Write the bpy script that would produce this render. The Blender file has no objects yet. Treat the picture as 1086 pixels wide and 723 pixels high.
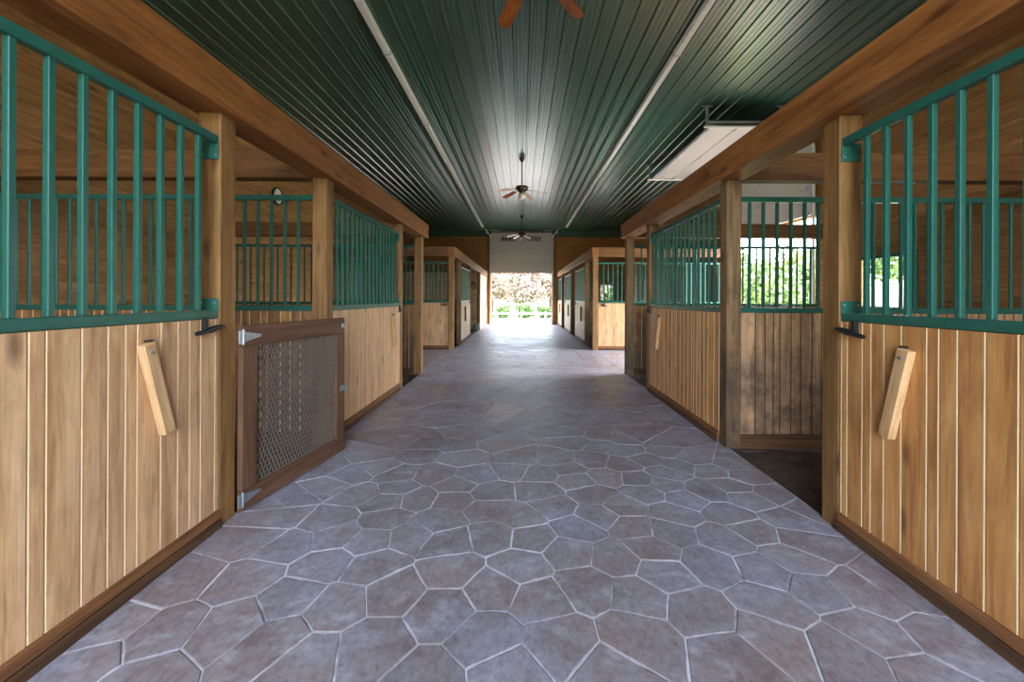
import bpy, bmesh, math, random
from mathutils import Vector, Matrix
random.seed(7)
PI = math.pi
SC = bpy.context.scene
COL = SC.collection

# ------------------------------------------------------------------ camera
FPX, VX, VY, CAMZ, ROLL = 430.0, 553.0, 316.0, 1.42, 0.0044
cam = bpy.data.cameras.new('camera')
cam.sensor_width = 36.0
cam.lens = FPX / 1086 * 36
cam.shift_x = -(VX - 543.0) / 1086
cam.shift_y = -(361.5 - VY) / 1086
cam.clip_start, cam.clip_end = 0.05, 500
co = bpy.data.objects.new('camera', cam)
co.location = (0, 0, CAMZ)
co.rotation_euler = (PI / 2, -ROLL, 0)
COL.objects.link(co)
SC.camera = co
SC.view_settings.view_transform = 'Standard'
SC.view_settings.look = 'None'
SC.view_settings.gamma = 1
SC.view_settings.use_curve_mapping = False
SC.view_settings.exposure = 3.5

# ------------------------------------------------------------------ sky and sun
SUN_FROM = Vector((0.80, 0.22, 1.15)).normalized()
w = bpy.data.worlds.new('sky'); SC.world = w; w.use_nodes = True
nt = w.node_tree; nt.nodes.clear()
sk = nt.nodes.new('ShaderNodeTexSky'); sk.sky_type = 'NISHITA'; sk.sun_disc = False
sk.sun_elevation = math.asin(SUN_FROM.z); sk.sun_rotation = math.atan2(SUN_FROM.x, SUN_FROM.y)
sk.air_density = 1.0; sk.dust_density = 2.5; sk.ozone_density = 1.0
bg = nt.nodes.new('ShaderNodeBackground'); bg.inputs['Strength'].default_value = 0.42
ow = nt.nodes.new('ShaderNodeOutputWorld')
hz = nt.nodes.new('ShaderNodeHueSaturation'); hz.inputs['Saturation'].default_value = .62   # hazy, whitish sky
nt.links.new(sk.outputs[0], hz.inputs['Color']); nt.links.new(hz.outputs[0], bg.inputs[0]); nt.links.new(bg.outputs[0], ow.inputs[0])
sl = bpy.data.lights.new('sun', 'SUN'); sl.energy = 1.1; sl.angle = 0.009; sl.color = (1, 0.95, 0.87)
so = bpy.data.objects.new('sun', sl); so.rotation_euler = SUN_FROM.to_track_quat('Z', 'Y').to_euler()
so.location = (30, 10, 40); COL.objects.link(so)

def portal(loc, rot, sx, sy):
    l = bpy.data.lights.new('daylight_portal', 'AREA'); l.shape = 'RECTANGLE'; l.size = sx; l.size_y = sy
    l.cycles.is_portal = True
    o = bpy.data.objects.new('daylight_portal', l); o.location = loc; o.rotation_euler = rot; COL.objects.link(o)
portal((.05, -3.4, 2.4), (PI / 2, 0, 0), 3.9, 4.8)                     # open end behind the camera
portal((0, 22.2, 1.4), (-PI / 2, 0, 0), 3.3, 2.8)                      # back door
portal((5.75, 9.57, 1.5), (0, PI / 2, 0), 3.0, 3.35)                   # side door

# ------------------------------------------------------------------ helpers
class MB:
    def __init__(s): s.v = []; s.f = []; s.m = []
    def add(s, vs, fs, mi=0):
        b = len(s.v); s.v += [tuple(p) for p in vs]
        for k, f in enumerate(fs):
            s.f.append([b + i for i in f]); s.m.append(mi if isinstance(mi, int) else mi[k])
    def box(s, x0, x1, y0, y1, z0, z1, mi=0):
        s.add([(x0,y0,z0),(x1,y0,z0),(x1,y1,z0),(x0,y1,z0),(x0,y0,z1),(x1,y0,z1),(x1,y1,z1),(x0,y1,z1)],
              [(0,3,2,1),(4,5,6,7),(0,1,5,4),(1,2,6,5),(2,3,7,6),(3,0,4,7)], mi)
    def cbox(s, x0, x1, y0, y1, z0, z1, c=0.004, mi=0):     # box with all edges chamfered
        bm = bmesh.new(); bmesh.ops.create_cube(bm, size=1)
        for v in bm.verts:
            v.co = Vector((x0 + (v.co.x + .5) * (x1 - x0), y0 + (v.co.y + .5) * (y1 - y0), z0 + (v.co.z + .5) * (z1 - z0)))
        bmesh.ops.bevel(bm, geom=bm.edges[:], offset=c, segments=1, affect='EDGES')
        bm.verts.index_update()
        s.add([v.co[:] for v in bm.verts], [[v.index for v in f.verts] for f in bm.faces], mi); bm.free()
    def prism(s, prof, h0, h1, axis='z', mi=0, caps=True):  # prof: list of 2D points (ccw), extruded along axis
        n = len(prof)
        def P(a, b, h): return {'z': (a, b, h), 'y': (a, h, b), 'x': (h, a, b)}[axis]
        vs = [P(a, b, h0) for a, b in prof] + [P(a, b, h1) for a, b in prof]
        fs = [(i, (i + 1) % n, n + (i + 1) % n, n + i) for i in range(n)]
        ms = list(mi) if not isinstance(mi, int) else [mi] * n
        if caps: fs += [tuple(range(n - 1, -1, -1)), tuple(range(n, 2 * n))]; ms += [0, 0]
        s.add(vs, fs, ms)
    def tube(s, pts, r, seg=8, mi=0, cap=True):
        pts = [Vector(p) for p in pts]; n = len(pts); rr = r if isinstance(r, (list, tuple)) else [r] * n
        up = None; rings = []
        for i, p in enumerate(pts):
            t = (pts[min(i + 1, n - 1)] - pts[max(i - 1, 0)]).normalized()
            if up is None:
                up = Vector((0, 0, 1)) if abs(t.z) < .9 else Vector((1, 0, 0))
            a = (up - t * up.dot(t)).normalized(); b = t.cross(a); up = a
            off = PI / seg
            rings.append([p + (a * math.cos(off + 2 * PI * k / seg) + b * math.sin(off + 2 * PI * k / seg)) * rr[i] for k in range(seg)])
        vs = [v for R in rings for v in R]; fs = []
        for i in range(n - 1):
            for k in range(seg):
                k2 = (k + 1) % seg
                fs.append((i * seg + k, i * seg + k2, (i + 1) * seg + k2, (i + 1) * seg + k))
        if cap: fs += [tuple(range(seg - 1, -1, -1)), tuple((n - 1) * seg + k for k in range(seg))]
        s.add(vs, fs, mi)
    def lathe(s, prof, seg=24, c=(0, 0, 0), mi=0):          # prof: (r, z)
        n = len(prof); vs = []; fs = []
        for r, z in prof:
            for k in range(seg):
                a = 2 * PI * k / seg; vs.append((c[0] + r * math.cos(a), c[1] + r * math.sin(a), c[2] + z))
        for i in range(n - 1):
            for k in range(seg):
                k2 = (k + 1) % seg
                fs.append((i * seg + k, i * seg + k2, (i + 1) * seg + k2, (i + 1) * seg + k))
        fs += [tuple(range(seg - 1, -1, -1)), tuple((n - 1) * seg + k for k in range(seg))]
        s.add(vs, fs, mi)
    def mesh(s, name, mats, smooth=False):
        me = bpy.data.meshes.new(name); me.from_pydata(s.v, [], s.f)
        for m in (mats if isinstance(mats, (list, tuple)) else [mats]): me.materials.append(m)
        me.polygons.foreach_set('material_index', s.m)
        bm = bmesh.new(); bm.from_mesh(me); bmesh.ops.recalc_face_normals(bm, faces=bm.faces); bm.to_mesh(me); bm.free()
        if smooth:
            me.polygons.foreach_set('use_smooth', [True] * len(me.polygons))
            try: me.set_sharp_from_angle(angle=math.radians(40))
            except Exception: pass
        me.update(); return me

def link(name, me, parent=None, loc=(0, 0, 0), rot=(0, 0, 0)):
    o = bpy.data.objects.new(name, me); COL.objects.link(o); o.location = loc; o.rotation_euler = rot
    if parent: o.parent = parent
    return o
def part(name, mb, mats, parent=None, loc=(0, 0, 0), rot=(0, 0, 0), smooth=False):
    return link(name, mb.mesh(name, mats, smooth), parent, loc, rot)
def tag(o, label, cat, group=None):
    o['label'] = label; o['category'] = cat
    if group: o['group'] = group
    return o
def thing(name, label, cat, loc=(0, 0, 0), rz=0, group=None):
    return tag(link(name, None, None, loc, (0, 0, rz)), label, cat, group)
def struct(o): o['kind'] = 'structure'; return o
def stuff(o): o['kind'] = 'stuff'; return o
def boxm(*a, c=None):
    m = MB()
    m.box(*a) if c is None else m.cbox(*a, c=c)
    return m

# ------------------------------------------------------------------ materials
def srgb(r, g, b):
    f = lambda c: (c / 12.92 if c <= .04045 else ((c + .055) / 1.055) ** 2.4)
    return (f(r / 255), f(g / 255), f(b / 255), 1)
class NG:
    def __init__(s, name):
        s.mat = bpy.data.materials.new(name); s.mat.use_nodes = True; s.t = s.mat.node_tree
        s.b = s.t.nodes['Principled BSDF']
    def n(s, typ, **kw):
        nd = s.t.nodes.new(typ)
        for k, v in kw.items():
            if k in nd.inputs: nd.inputs[k].default_value = v
            else: setattr(nd, k, v)
        return nd
    def l(s, a, b): s.t.links.new(a, b)
    def math(s, op, a, b=None):
        nd = s.n('ShaderNodeMath', operation=op)
        for i, x in enumerate((a, b)):
            if x is None: continue
            if isinstance(x, (int, float)): nd.inputs[i].default_value = x
            else: s.l(x, nd.inputs[i])
        return nd.outputs[0]
    def ramp(s, fac, stops):
        nd = s.n('ShaderNodeValToRGB'); e = nd.color_ramp.elements
        while len(e) > 1: e.remove(e[-1])
        e[0].position, e[0].color = stops[0]
        for p, c in stops[1:]:
            k = e.new(p); k.color = c
        s.l(fac, nd.inputs[0]); return nd.outputs[0]
    def mix(s, fac, a, b, mode='MIX'):
        nd = s.n('ShaderNodeMix', data_type='RGBA', blend_type=mode)
        for i, x in ((0, fac), (6, a), (7, b)):
            if isinstance(x, (int, float)): nd.inputs[i].default_value = x
            elif isinstance(x, tuple): nd.inputs[i].default_value = x
            else: s.l(x, nd.inputs[i])
        return nd.outputs[2]
    def coords(s, scale, rnd=True, world=False):
        if world: src = s.n('ShaderNodeNewGeometry').outputs['Position']
        else: src = s.n('ShaderNodeTexCoord').outputs['Object']
        if rnd:
            a = s.math('ADD', s.n('ShaderNodeObjectInfo').outputs['Random'], s.n('ShaderNodeNewGeometry').outputs['Random Per Island'])
            cb = s.n('ShaderNodeCombineXYZ')
            for i, k in enumerate((37.1, 23.7, 51.3)): s.l(s.math('MULTIPLY', a, k), cb.inputs[i])
            ad = s.n('ShaderNodeVectorMath', operation='ADD'); s.l(src, ad.inputs[0]); s.l(cb.outputs[0], ad.inputs[1]); src = ad.outputs[0]
        mp = s.n('ShaderNodeMapping'); mp.inputs['Scale'].default_value = scale
        s.l(src, mp.inputs['Vector']); return mp.outputs[0]
    def bump(s, h, strength=.3, dist=.004):
        nd = s.n('ShaderNodeBump', Strength=strength, Distance=dist); s.l(h, nd.inputs['Height']); s.l(nd.outputs[0], s.b.inputs['Normal'])

def wood(name, dark, mid, light, axis='z', rough=.55, knots=True, var=.22, grain=1.0, dirt=None, spec=.4, smudge=.55):
    g = NG(name); k = {'x': 0, 'y': 1, 'z': 2}[axis]
    sc = [9.0 * grain] * 3; sc[k] = .55
    co_ = g.coords(tuple(sc))
    n1 = g.n('ShaderNodeTexNoise', Scale=2.2, Detail=7, Roughness=.62, Distortion=.9); g.l(co_, n1.inputs['Vector'])
    col = g.ramp(n1.outputs['Fac'], [(.28, dark), (.5, mid), (.72, light)])
    sf = [60.0] * 3; sf[k] = 1.6
    n2 = g.n('ShaderNodeTexNoise', Scale=2.0, Detail=3, Roughness=.6); g.l(g.coords(tuple(sf)), n2.inputs['Vector'])
    col = g.mix(.28, col, g.ramp(n2.outputs['Fac'], [(.3, (.35, .3, .25, 1)), (.65, (1, 1, 1, 1))]), 'MULTIPLY')
    if knots:
        sk_ = [5.0] * 3; sk_[k] = 1.7
        v = g.n('ShaderNodeTexVoronoi', Scale=1.0); g.l(g.coords(tuple(sk_)), v.inputs['Vector'])
        kn = g.ramp(v.outputs['Distance'], [(.05, (1, 1, 1, 1)), (.17, (0, 0, 0, 1))])
        col = g.mix(g.math('MULTIPLY', kn, .75), col, (dark[0] * .35, dark[1] * .3, dark[2] * .3, 1))
    ss = [3.2] * 3; ss[k] = 1.1                                # handling smudges and weather marks
    n4 = g.n('ShaderNodeTexNoise', Scale=2.2, Detail=8, Roughness=.7, Distortion=.5); g.l(g.coords(tuple(ss)), n4.inputs['Vector'])
    col = g.mix(smudge, col, g.ramp(n4.outputs['Fac'], [(.42, (1, 1, 1, 1)), (.62, (.60, .54, .48, 1)), (.74, (.38, .33, .30, 1))]), 'MULTIPLY')
    rv = g.math('ADD', g.n('ShaderNodeObjectInfo').outputs['Random'], g.n('ShaderNodeNewGeometry').outputs['Random Per Island'])
    rv = g.math('FRACT', rv)
    hs = g.n('ShaderNodeHueSaturation'); g.l(col, hs.inputs['Color'])
    g.l(g.math('ADD', g.math('MULTIPLY', rv, var), 1 - var * .6), hs.inputs['Value'])
    col = hs.outputs[0]
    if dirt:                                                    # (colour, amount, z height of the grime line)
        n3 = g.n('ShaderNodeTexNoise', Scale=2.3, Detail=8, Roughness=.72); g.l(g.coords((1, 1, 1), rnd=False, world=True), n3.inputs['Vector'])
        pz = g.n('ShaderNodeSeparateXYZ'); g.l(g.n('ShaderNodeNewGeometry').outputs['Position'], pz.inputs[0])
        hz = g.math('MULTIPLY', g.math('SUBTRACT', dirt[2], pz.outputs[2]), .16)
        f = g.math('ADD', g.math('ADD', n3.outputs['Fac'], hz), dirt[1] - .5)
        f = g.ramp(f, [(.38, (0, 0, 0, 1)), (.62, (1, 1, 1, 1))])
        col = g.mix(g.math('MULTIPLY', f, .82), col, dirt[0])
    g.l(col, g.b.inputs['Base Color'])
    g.b.inputs['Roughness'].default_value = rough
    g.b.inputs['Specular IOR Level'].default_value = spec
    g.bump(n2.outputs['Fac'], .25, .003)
    return g.mat

def plain(name, col, rough=.5, metal=0.0, spec=.5, noise=0.0, nscale=8.0):
    g = NG(name)
    if noise:
        n1 = g.n('ShaderNodeTexNoise', Scale=nscale, Detail=6, Roughness=.65); g.l(g.coords((1, 1, 1)), n1.inputs['Vector'])
        c2 = tuple(c * (1 - noise) for c in col[:3]) + (1,)
        c3 = tuple(min(1, c * (1 + noise)) for c in col[:3]) + (1,)
        g.l(g.ramp(n1.outputs['Fac'], [(.3, c2), (.7, c3)]), g.b.inputs['Base Color'])
        g.bump(n1.outputs['Fac'], .1, .002)
    else: g.b.inputs['Base Color'].default_value = col
    g.b.inputs['Roughness'].default_value = rough; g.b.inputs['Metallic'].default_value = metal
    g.b.inputs['Specular IOR Level'].default_value = spec
    return g.mat

M = {}
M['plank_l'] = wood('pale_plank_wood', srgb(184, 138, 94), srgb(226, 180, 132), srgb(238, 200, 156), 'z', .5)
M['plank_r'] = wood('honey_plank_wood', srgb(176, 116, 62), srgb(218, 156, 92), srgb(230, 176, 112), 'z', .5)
M['plank_edge'] = plain('pale_groove_edge', srgb(218, 188, 146), .7, noise=.08)  # groove chamfers set paler than the plank faces
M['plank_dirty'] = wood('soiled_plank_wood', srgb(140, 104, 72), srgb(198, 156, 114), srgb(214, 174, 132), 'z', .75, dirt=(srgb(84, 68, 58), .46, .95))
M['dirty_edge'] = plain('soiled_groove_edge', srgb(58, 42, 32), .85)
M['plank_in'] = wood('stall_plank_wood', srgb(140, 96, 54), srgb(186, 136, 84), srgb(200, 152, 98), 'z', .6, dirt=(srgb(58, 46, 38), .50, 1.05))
M['post'] = wood('olive_timber', srgb(108, 76, 38), srgb(144, 105, 58), srgb(164, 124, 74), 'z', .6, var=.15)
M['post_grey'] = wood('weathered_timber', srgb(92, 70, 48), srgb(140, 110, 74), srgb(160, 128, 88), 'z', .75, dirt=(srgb(66, 52, 42), .46, .9))
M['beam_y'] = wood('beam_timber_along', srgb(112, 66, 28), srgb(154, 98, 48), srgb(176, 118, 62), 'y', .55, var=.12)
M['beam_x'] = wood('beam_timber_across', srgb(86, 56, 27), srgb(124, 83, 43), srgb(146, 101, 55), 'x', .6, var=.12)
M['board_y'] = wood('wall_board_along', srgb(132, 90, 48), srgb(172, 124, 74), srgb(190, 142, 90), 'y', .6, var=.2)
M['board_x'] = wood('wall_board_across', srgb(140, 90, 42), srgb(180, 124, 64), srgb(196, 140, 80), 'x', .6, var=.2)
M['kick'] = wood('kick_board_wood', srgb(92, 56, 30), srgb(138, 92, 54), srgb(158, 108, 68), 'x', .7, var=.15, knots=False)
M['kick_dark'] = wood('kick_board_dark', srgb(60, 40, 24), srgb(98, 68, 42), srgb(122, 88, 56), 'x', .8, var=.15, knots=False)
M['gate_x'] = wood('gate_timber_across', srgb(64, 42, 30), srgb(104, 72, 52), srgb(124, 90, 66), 'x', .6, var=.12)
M['gate_z'] = wood('gate_timber_upright', srgb(64, 42, 30), srgb(104, 72, 52), srgb(124, 90, 66), 'z', .6, var=.12)
M['block'] = wood('fresh_lumber', srgb(186, 142, 94), srgb(216, 174, 124), srgb(228, 192, 144), 'z', .6, knots=False)
M['block_dark'] = wood('dark_lumber', srgb(60, 40, 24), srgb(92, 62, 38), srgb(112, 78, 50), 'z', .6, knots=False)
M['blade'] = wood('fan_blade_wood', srgb(110, 56, 16), srgb(168, 94, 34), srgb(190, 112, 46), 'x', .4, knots=False)
M['steel_g'] = plain('green_painted_steel', srgb(38, 96, 82), .34, noise=.14, nscale=30)
M['steel_dk'] = M['steel_g']
M['black'] = plain('black_latch_metal', srgb(26, 30, 30), .35)
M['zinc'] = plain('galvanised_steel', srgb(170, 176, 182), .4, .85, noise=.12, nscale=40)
M['wire'] = plain('expanded_metal', srgb(122, 110, 100), .55, .4, noise=.15, nscale=30)
M['bronze'] = plain('fan_bronze', srgb(70, 52, 36), .4, .5)
M['white_metal'] = plain('white_enamel', srgb(222, 222, 212), .35, noise=.03)
M['white_panel'] = plain('white_door_panel', srgb(188, 186, 178), .5, noise=.03, nscale=3)
M['globe'] = plain('opal_glass', srgb(235, 228, 205), .25)
M['clock_face'] = plain('clock_face', srgb(230, 230, 222), .5)
M['bucket'] = plain('grey_plastic', srgb(150, 152, 150), .5)
M['rope'] = plain('dark_webbing', srgb(38, 34, 34), .8)

g = NG('green_ceiling_metal')
g.b.inputs['Base Color'].default_value = srgb(36, 78, 58); g.b.inputs['Roughness'].default_value = .30
g.b.inputs['Specular IOR Level'].default_value = .9
n1 = g.n('ShaderNodeTexNoise', Scale=1.3, Detail=2); g.l(g.coords((1, .35, 1), rnd=False), n1.inputs['Vector']); g.bump(n1.outputs['Fac'], .12, .012)
M['ceil'] = g.mat
M['green_trim'] = plain('green_trim_metal', srgb(36, 74, 54), .45)

g = NG('flagstone')                                             # purplish stamped stone with a pale bloom
rv = g.math('FRACT', g.math('ADD', g.n('ShaderNodeObjectInfo').outputs['Random'], g.n('ShaderNodeNewGeometry').outputs['Random Per Island']))
base = g.ramp(rv, [(0, srgb(140, 126, 124)), (.3, srgb(154, 138, 134)), (.6, srgb(147, 135, 137)), (1, srgb(164, 149, 145))])
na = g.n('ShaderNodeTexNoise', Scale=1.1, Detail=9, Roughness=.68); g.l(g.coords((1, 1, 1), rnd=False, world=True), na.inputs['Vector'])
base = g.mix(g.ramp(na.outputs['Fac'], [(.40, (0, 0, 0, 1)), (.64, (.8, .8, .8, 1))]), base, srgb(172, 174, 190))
nb = g.n('ShaderNodeTexNoise', Scale=34, Detail=6, Roughness=.75); g.l(g.coords((1, .7, 1), world=True), nb.inputs['Vector'])
base = g.mix(.75, base, g.ramp(nb.outputs['Fac'], [(.32, (.52, .47, .45, 1)), (.56, (1, 1, 1, 1))]), 'MULTIPLY')
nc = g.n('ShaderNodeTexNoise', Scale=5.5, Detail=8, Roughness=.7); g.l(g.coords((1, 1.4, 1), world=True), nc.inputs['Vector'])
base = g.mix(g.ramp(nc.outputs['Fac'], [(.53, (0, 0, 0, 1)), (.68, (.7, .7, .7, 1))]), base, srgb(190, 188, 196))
nd_ = g.n('ShaderNodeTexNoise', Scale=3.1, Detail=7, Roughness=.7); g.l(g.coords((1, 1, 1), world=True), nd_.inputs['Vector'])
base = g.mix(g.ramp(nd_.outputs['Fac'], [(.5, (0, 0, 0, 1)), (.7, (.55, .55, .55, 1))]), base, srgb(104, 86, 80))
g.l(base, g.b.inputs['Base Color'])
g.l(g.ramp(na.outputs['Fac'], [(.3, (.34,) * 3 + (1,)), (.7, (.6,) * 3 + (1,))]), g.b.inputs['Roughness'])
g.bump(nb.outputs['Fac'], .35, .004)
g.b.inputs['Specular IOR Level'].default_value = .32
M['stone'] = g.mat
g = NG('stone_joint_mortar')
na = g.n('ShaderNodeTexNoise', Scale=3.2, Detail=6, Roughness=.65); g.l(g.coords((1, 1, 1), rnd=False, world=True), na.inputs['Vector'])
jc = g.ramp(na.outputs['Fac'], [(.38, srgb(134, 126, 128)), (.54, srgb(226, 226, 232))])
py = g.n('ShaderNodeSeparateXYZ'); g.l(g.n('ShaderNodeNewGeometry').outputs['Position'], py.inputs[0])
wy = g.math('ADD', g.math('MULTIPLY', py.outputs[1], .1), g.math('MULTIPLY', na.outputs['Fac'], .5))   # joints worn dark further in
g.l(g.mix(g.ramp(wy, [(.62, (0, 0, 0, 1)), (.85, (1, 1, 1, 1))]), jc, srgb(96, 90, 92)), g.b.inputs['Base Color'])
g.b.inputs['Roughness'].default_value = .8
M['joint'] = g.mat
g = NG('stall_dirt')
na = g.n('ShaderNodeTexNoise', Scale=6, Detail=10, Roughness=.75); g.l(g.coords((1, 1, 1), rnd=False, world=True), na.inputs['Vector'])
g.l(g.ramp(na.outputs['Fac'], [(.3, srgb(50, 40, 32)), (.55, srgb(98, 80, 64)), (.75, srgb(128, 106, 86))]), g.b.inputs['Base Color'])
g.b.inputs['Roughness'].default_value = .95; g.bump(na.outputs['Fac'], .9, .05)
M['dirt'] = g.mat
g = NG('lawn')
na = g.n('ShaderNodeTexNoise', Scale=.6, Detail=8, Roughness=.7); g.l(g.coords((1, 1, 1), rnd=False, world=True), na.inputs['Vector'])
g.l(g.ramp(na.outputs['Fac'], [(.3, srgb(92, 116, 58)), (.7, srgb(150, 160, 104))]), g.b.inputs['Base Color']); g.b.inputs['Roughness'].default_value = .9
M['grass'] = g.mat
M['gravel'] = plain('pale_gravel', srgb(156, 152, 144), .9, noise=.15, nscale=20)
def leafmat(name, a, b):
    g = NG(name); rv = g.n('ShaderNodeNewGeometry').outputs['Random Per Island']
    g.l(g.ramp(rv, [(0, a), (1, b)]), g.b.inputs['Base Color']); g.b.inputs['Roughness'].default_value = .6
    g.b.inputs['Subsurface Weight'].default_value = 0.0
    g.b.inputs['Transmission Weight'].default_value = 0.0
    return g.mat
M['leaf'] = leafmat('green_leaves', srgb(84, 112, 62), srgb(140, 160, 100))
M['leaf_b'] = leafmat('far_green_leaves', srgb(64, 92, 48), srgb(112, 134, 76))
M['leaf_y'] = leafmat('yellow_green_leaves', srgb(120, 136, 62), srgb(170, 172, 96))
M['leaf_p'] = leafmat('pinkish_leaves', srgb(136, 114, 104), srgb(176, 154, 140))
M['bark'] = plain('bark', srgb(92, 76, 60), .9, noise=.3, nscale=12)
M['white_paint'] = plain('white_fence_paint', srgb(226, 226, 222), .6)
g = NG('window_glass'); g.b.inputs['Transmission Weight'].default_value = 1; g.b.inputs['Roughness'].default_value = 0; g.b.inputs['IOR'].default_value = 1.45
M['glass'] = g.mat
M['dark_glass'] = plain('dusty_door_glass', srgb(92, 76, 72), .25)

# ------------------------------------------------------------------ main dimensions
XL, XR = -1.86, 1.96          # aisle faces of the posts
WL, WR = -5.60, 5.62          # inner faces of the outer walls
YB, Y0 = 21.90, -3.20         # back wall, open end behind the camera
ZC = 5.10                     # ceiling
BB, BT = 2.56, 2.82           # beam bottom, top
P = 0.14                      # post width
FY = 11.10                    # fronts of the far stalls

# ------------------------------------------------------------------ floor
fl = MB(); fl.box(XL - .03, XR + .03, Y0, YB + .15, -.20, -.0045); fl.box(WL, XL - .03, 7.66, FY + .05, -.20, -.0045); fl.box(XR + .03, WR + .15, 7.66, FY + .05, -.20, -.0045)
floor = struct(part('floor', fl, M['joint']))
d = MB()
def dirt_grid(x0, x1, y0, y1):
    nx = max(2, int((x1 - x0) / .16)); ny = max(2, int((y1 - y0) / .16)); vs = []; fs = []
    for j in range(ny + 1):
        for i in range(nx + 1):
            vs.append((x0 + (x1 - x0) * i / nx, y0 + (y1 - y0) * j / ny, -.045 + random.uniform(-.018, .018)))
    for j in range(ny):
        for i in range(nx):
            a = j * (nx + 1) + i; fs.append((a, a + 1, a + nx + 2, a + nx + 1))
    d.add(vs, fs)
for a in ((WL, XL - .03, Y0, 7.66), (XR + .03, WR, Y0, 7.66), (WL, XL - .03, FY + .05, YB), (XR + .03, WR, FY + .05, YB)): dirt_grid(*a)
struct(part('floor_stalls', d, M['dirt'], smooth=True))

CROPS = {  # stone centres read off the photograph, crop by crop: origin, scale, points
 'A': (40, 540, 3.0167, [(690,95),(800,115),(950,85),(1060,100),(920,175),(1070,180),(660,225),(450,240),(800,285),(960,310),(620,365),(390,395),(230,380),(750,425),(520,490),(850,490),(140,500),(290,570),(1060,440)]),
 'B': (360, 540, 3.0167, [(140,45),(320,35),(95,100),(225,85),(490,85),(345,105),(615,90),(580,25),(760,60),(940,55),(1060,70),(735,135),(885,160),(1000,125),(1035,205),(160,175),(355,195),(580,180),(790,245),(955,275),(490,255),(640,290),(170,265),(330,320),(470,410),(200,430),(700,420),(960,410),(535,530),(880,545),(60,550),(270,570)]),
 'C': (680, 540, 2.675, [(100,70),(90,20),(250,15),(235,85),(320,60),(420,30),(460,90),(570,120),(430,140),(50,110),(200,155),(350,175),(165,290),(370,270),(500,230),(640,240),(740,225),(660,350),(880,380),(590,420),(380,365),(270,430),(500,475),(840,495)]),
 'D': (230, 440, 3.62, [(420,275),(290,320),(240,395),(430,400),(550,305),(650,330),(645,400),(520,230),(400,200),(615,200),(600,150),(690,230),(690,280),(770,150),(830,230),(770,320),(700,105),(790,115),(920,270),(905,325),(860,400),(740,460),(450,470),(1040,360),(1000,230),(950,160),(930,115),(985,80),(1070,110),(1050,295),(280,475)]),
 'E': (480, 440, 3.62, [(330,290),(260,380),(225,212),(335,225),(250,250),(245,165),(400,170),(440,205),(475,250),(535,175),(650,190),(590,235),(710,245),(540,305),(740,298),(815,268),(820,220),(745,170),(815,140),(930,165),(860,192),(1000,215),(970,290),(890,320),(850,378),(655,350),(385,350),(470,430),(560,385),(690,420),(860,455),(1000,440),(1040,365),(150,450),(305,465),(450,68),(475,98),(565,112),(560,82),(670,135),(730,80),(650,92),(800,98),(95,82),(200,110),(60,155)]),
 'F': (680, 440, 4.936, [(470,260),(360,300),(480,370),(540,320),(650,330),(690,415),(570,440),(320,390),(460,500),(730,535),(600,610),(850,650),(880,490),(950,615),(410,620)])}
seeds = []
def put_seed(x, y, r):
    for a, b in seeds:
        if abs(a - x) < r and abs(b - y) < r and (a - x) ** 2 + (b - y) ** 2 < r * r: return False
    seeds.append((x, y)); return True
for ox, oy, s_, pts in CROPS.values():
    for cx, cy in pts:
        u, v = ox + cx / s_ - VX, oy + cy / s_ - VY
        u, v = u + ROLL * v, v - ROLL * u
        y = FPX * CAMZ / v; put_seed(u * y / FPX, y, .19)
traced = len(seeds)
rr = random.Random(3)
for x0, x1, y0, y1, n in ((XL, XR, Y0, 1.36, 2500), (XL, XR, 4.9, YB, 9000), (WL, XL, 7.66, FY, 2500), (XR, WR, 7.66, FY, 2500)):
    for _ in range(n): put_seed(rr.uniform(x0, x1), rr.uniform(y0, y1), .37)
def clip(poly, nx, ny, c):                                       # keep nx*x + ny*y <= c
    out = []; n = len(poly)
    for i in range(n):
        a, b = poly[i], poly[(i + 1) % n]; da = nx * a[0] + ny * a[1] - c; db = nx * b[0] + ny * b[1] - c
        if da <= 0: out.append(a)
        if (da < 0 < db) or (db < 0 < da):
            t = da / (da - db); out.append((a[0] + (b[0] - a[0]) * t, a[1] + (b[1] - a[1]) * t))
    return out
GAP = .0075
def stone_mesh(mb, poly, cx, cy):
    ring = []
    n = len(poly)
    for i in range(n):
        a, b = poly[i], poly[(i + 1) % n]; L = math.dist(a, b)
        if L < .008: continue
        ring.append(a); k = int(L / .11)
        for j in range(1, k + 1):
            t = j / (k + 1); q = rr.uniform(-.0035, .0035)
            ring.append((a[0] + (b[0] - a[0]) * t + q * (b[1] - a[1]) / L, a[1] + (b[1] - a[1]) * t - q * (b[0] - a[0]) / L))
    if len(ring) < 3: return
    n = len(ring); tx, ty = rr.uniform(-.003, .003), rr.uniform(-.003, .003); dz = rr.uniform(-.0012, .0012)
    vs = []
    for ins, z in ((0, -.012), (0, -.0025), (.004, 0)):
        for x, y in ring:
            L = math.hypot(x - cx, y - cy) or 1; f = 1 - ins / L
            X, Y = cx + (x - cx) * f, cy + (y - cy) * f
            vs.append((X - cx, Y - cy, z + (0 if z < -.01 else dz + tx * (X - cx) + ty * (Y - cy))))
    fs = [(k * n + i, k * n + (i + 1) % n, (k + 1) * n + (i + 1) % n, (k + 1) * n + i) for k in range(2) for i in range(n)]
    fs.append(tuple(range(2 * n, 3 * n)))
    mb.add([(x, y, z) for x, y, z in vs], fs)
cells = []
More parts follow.
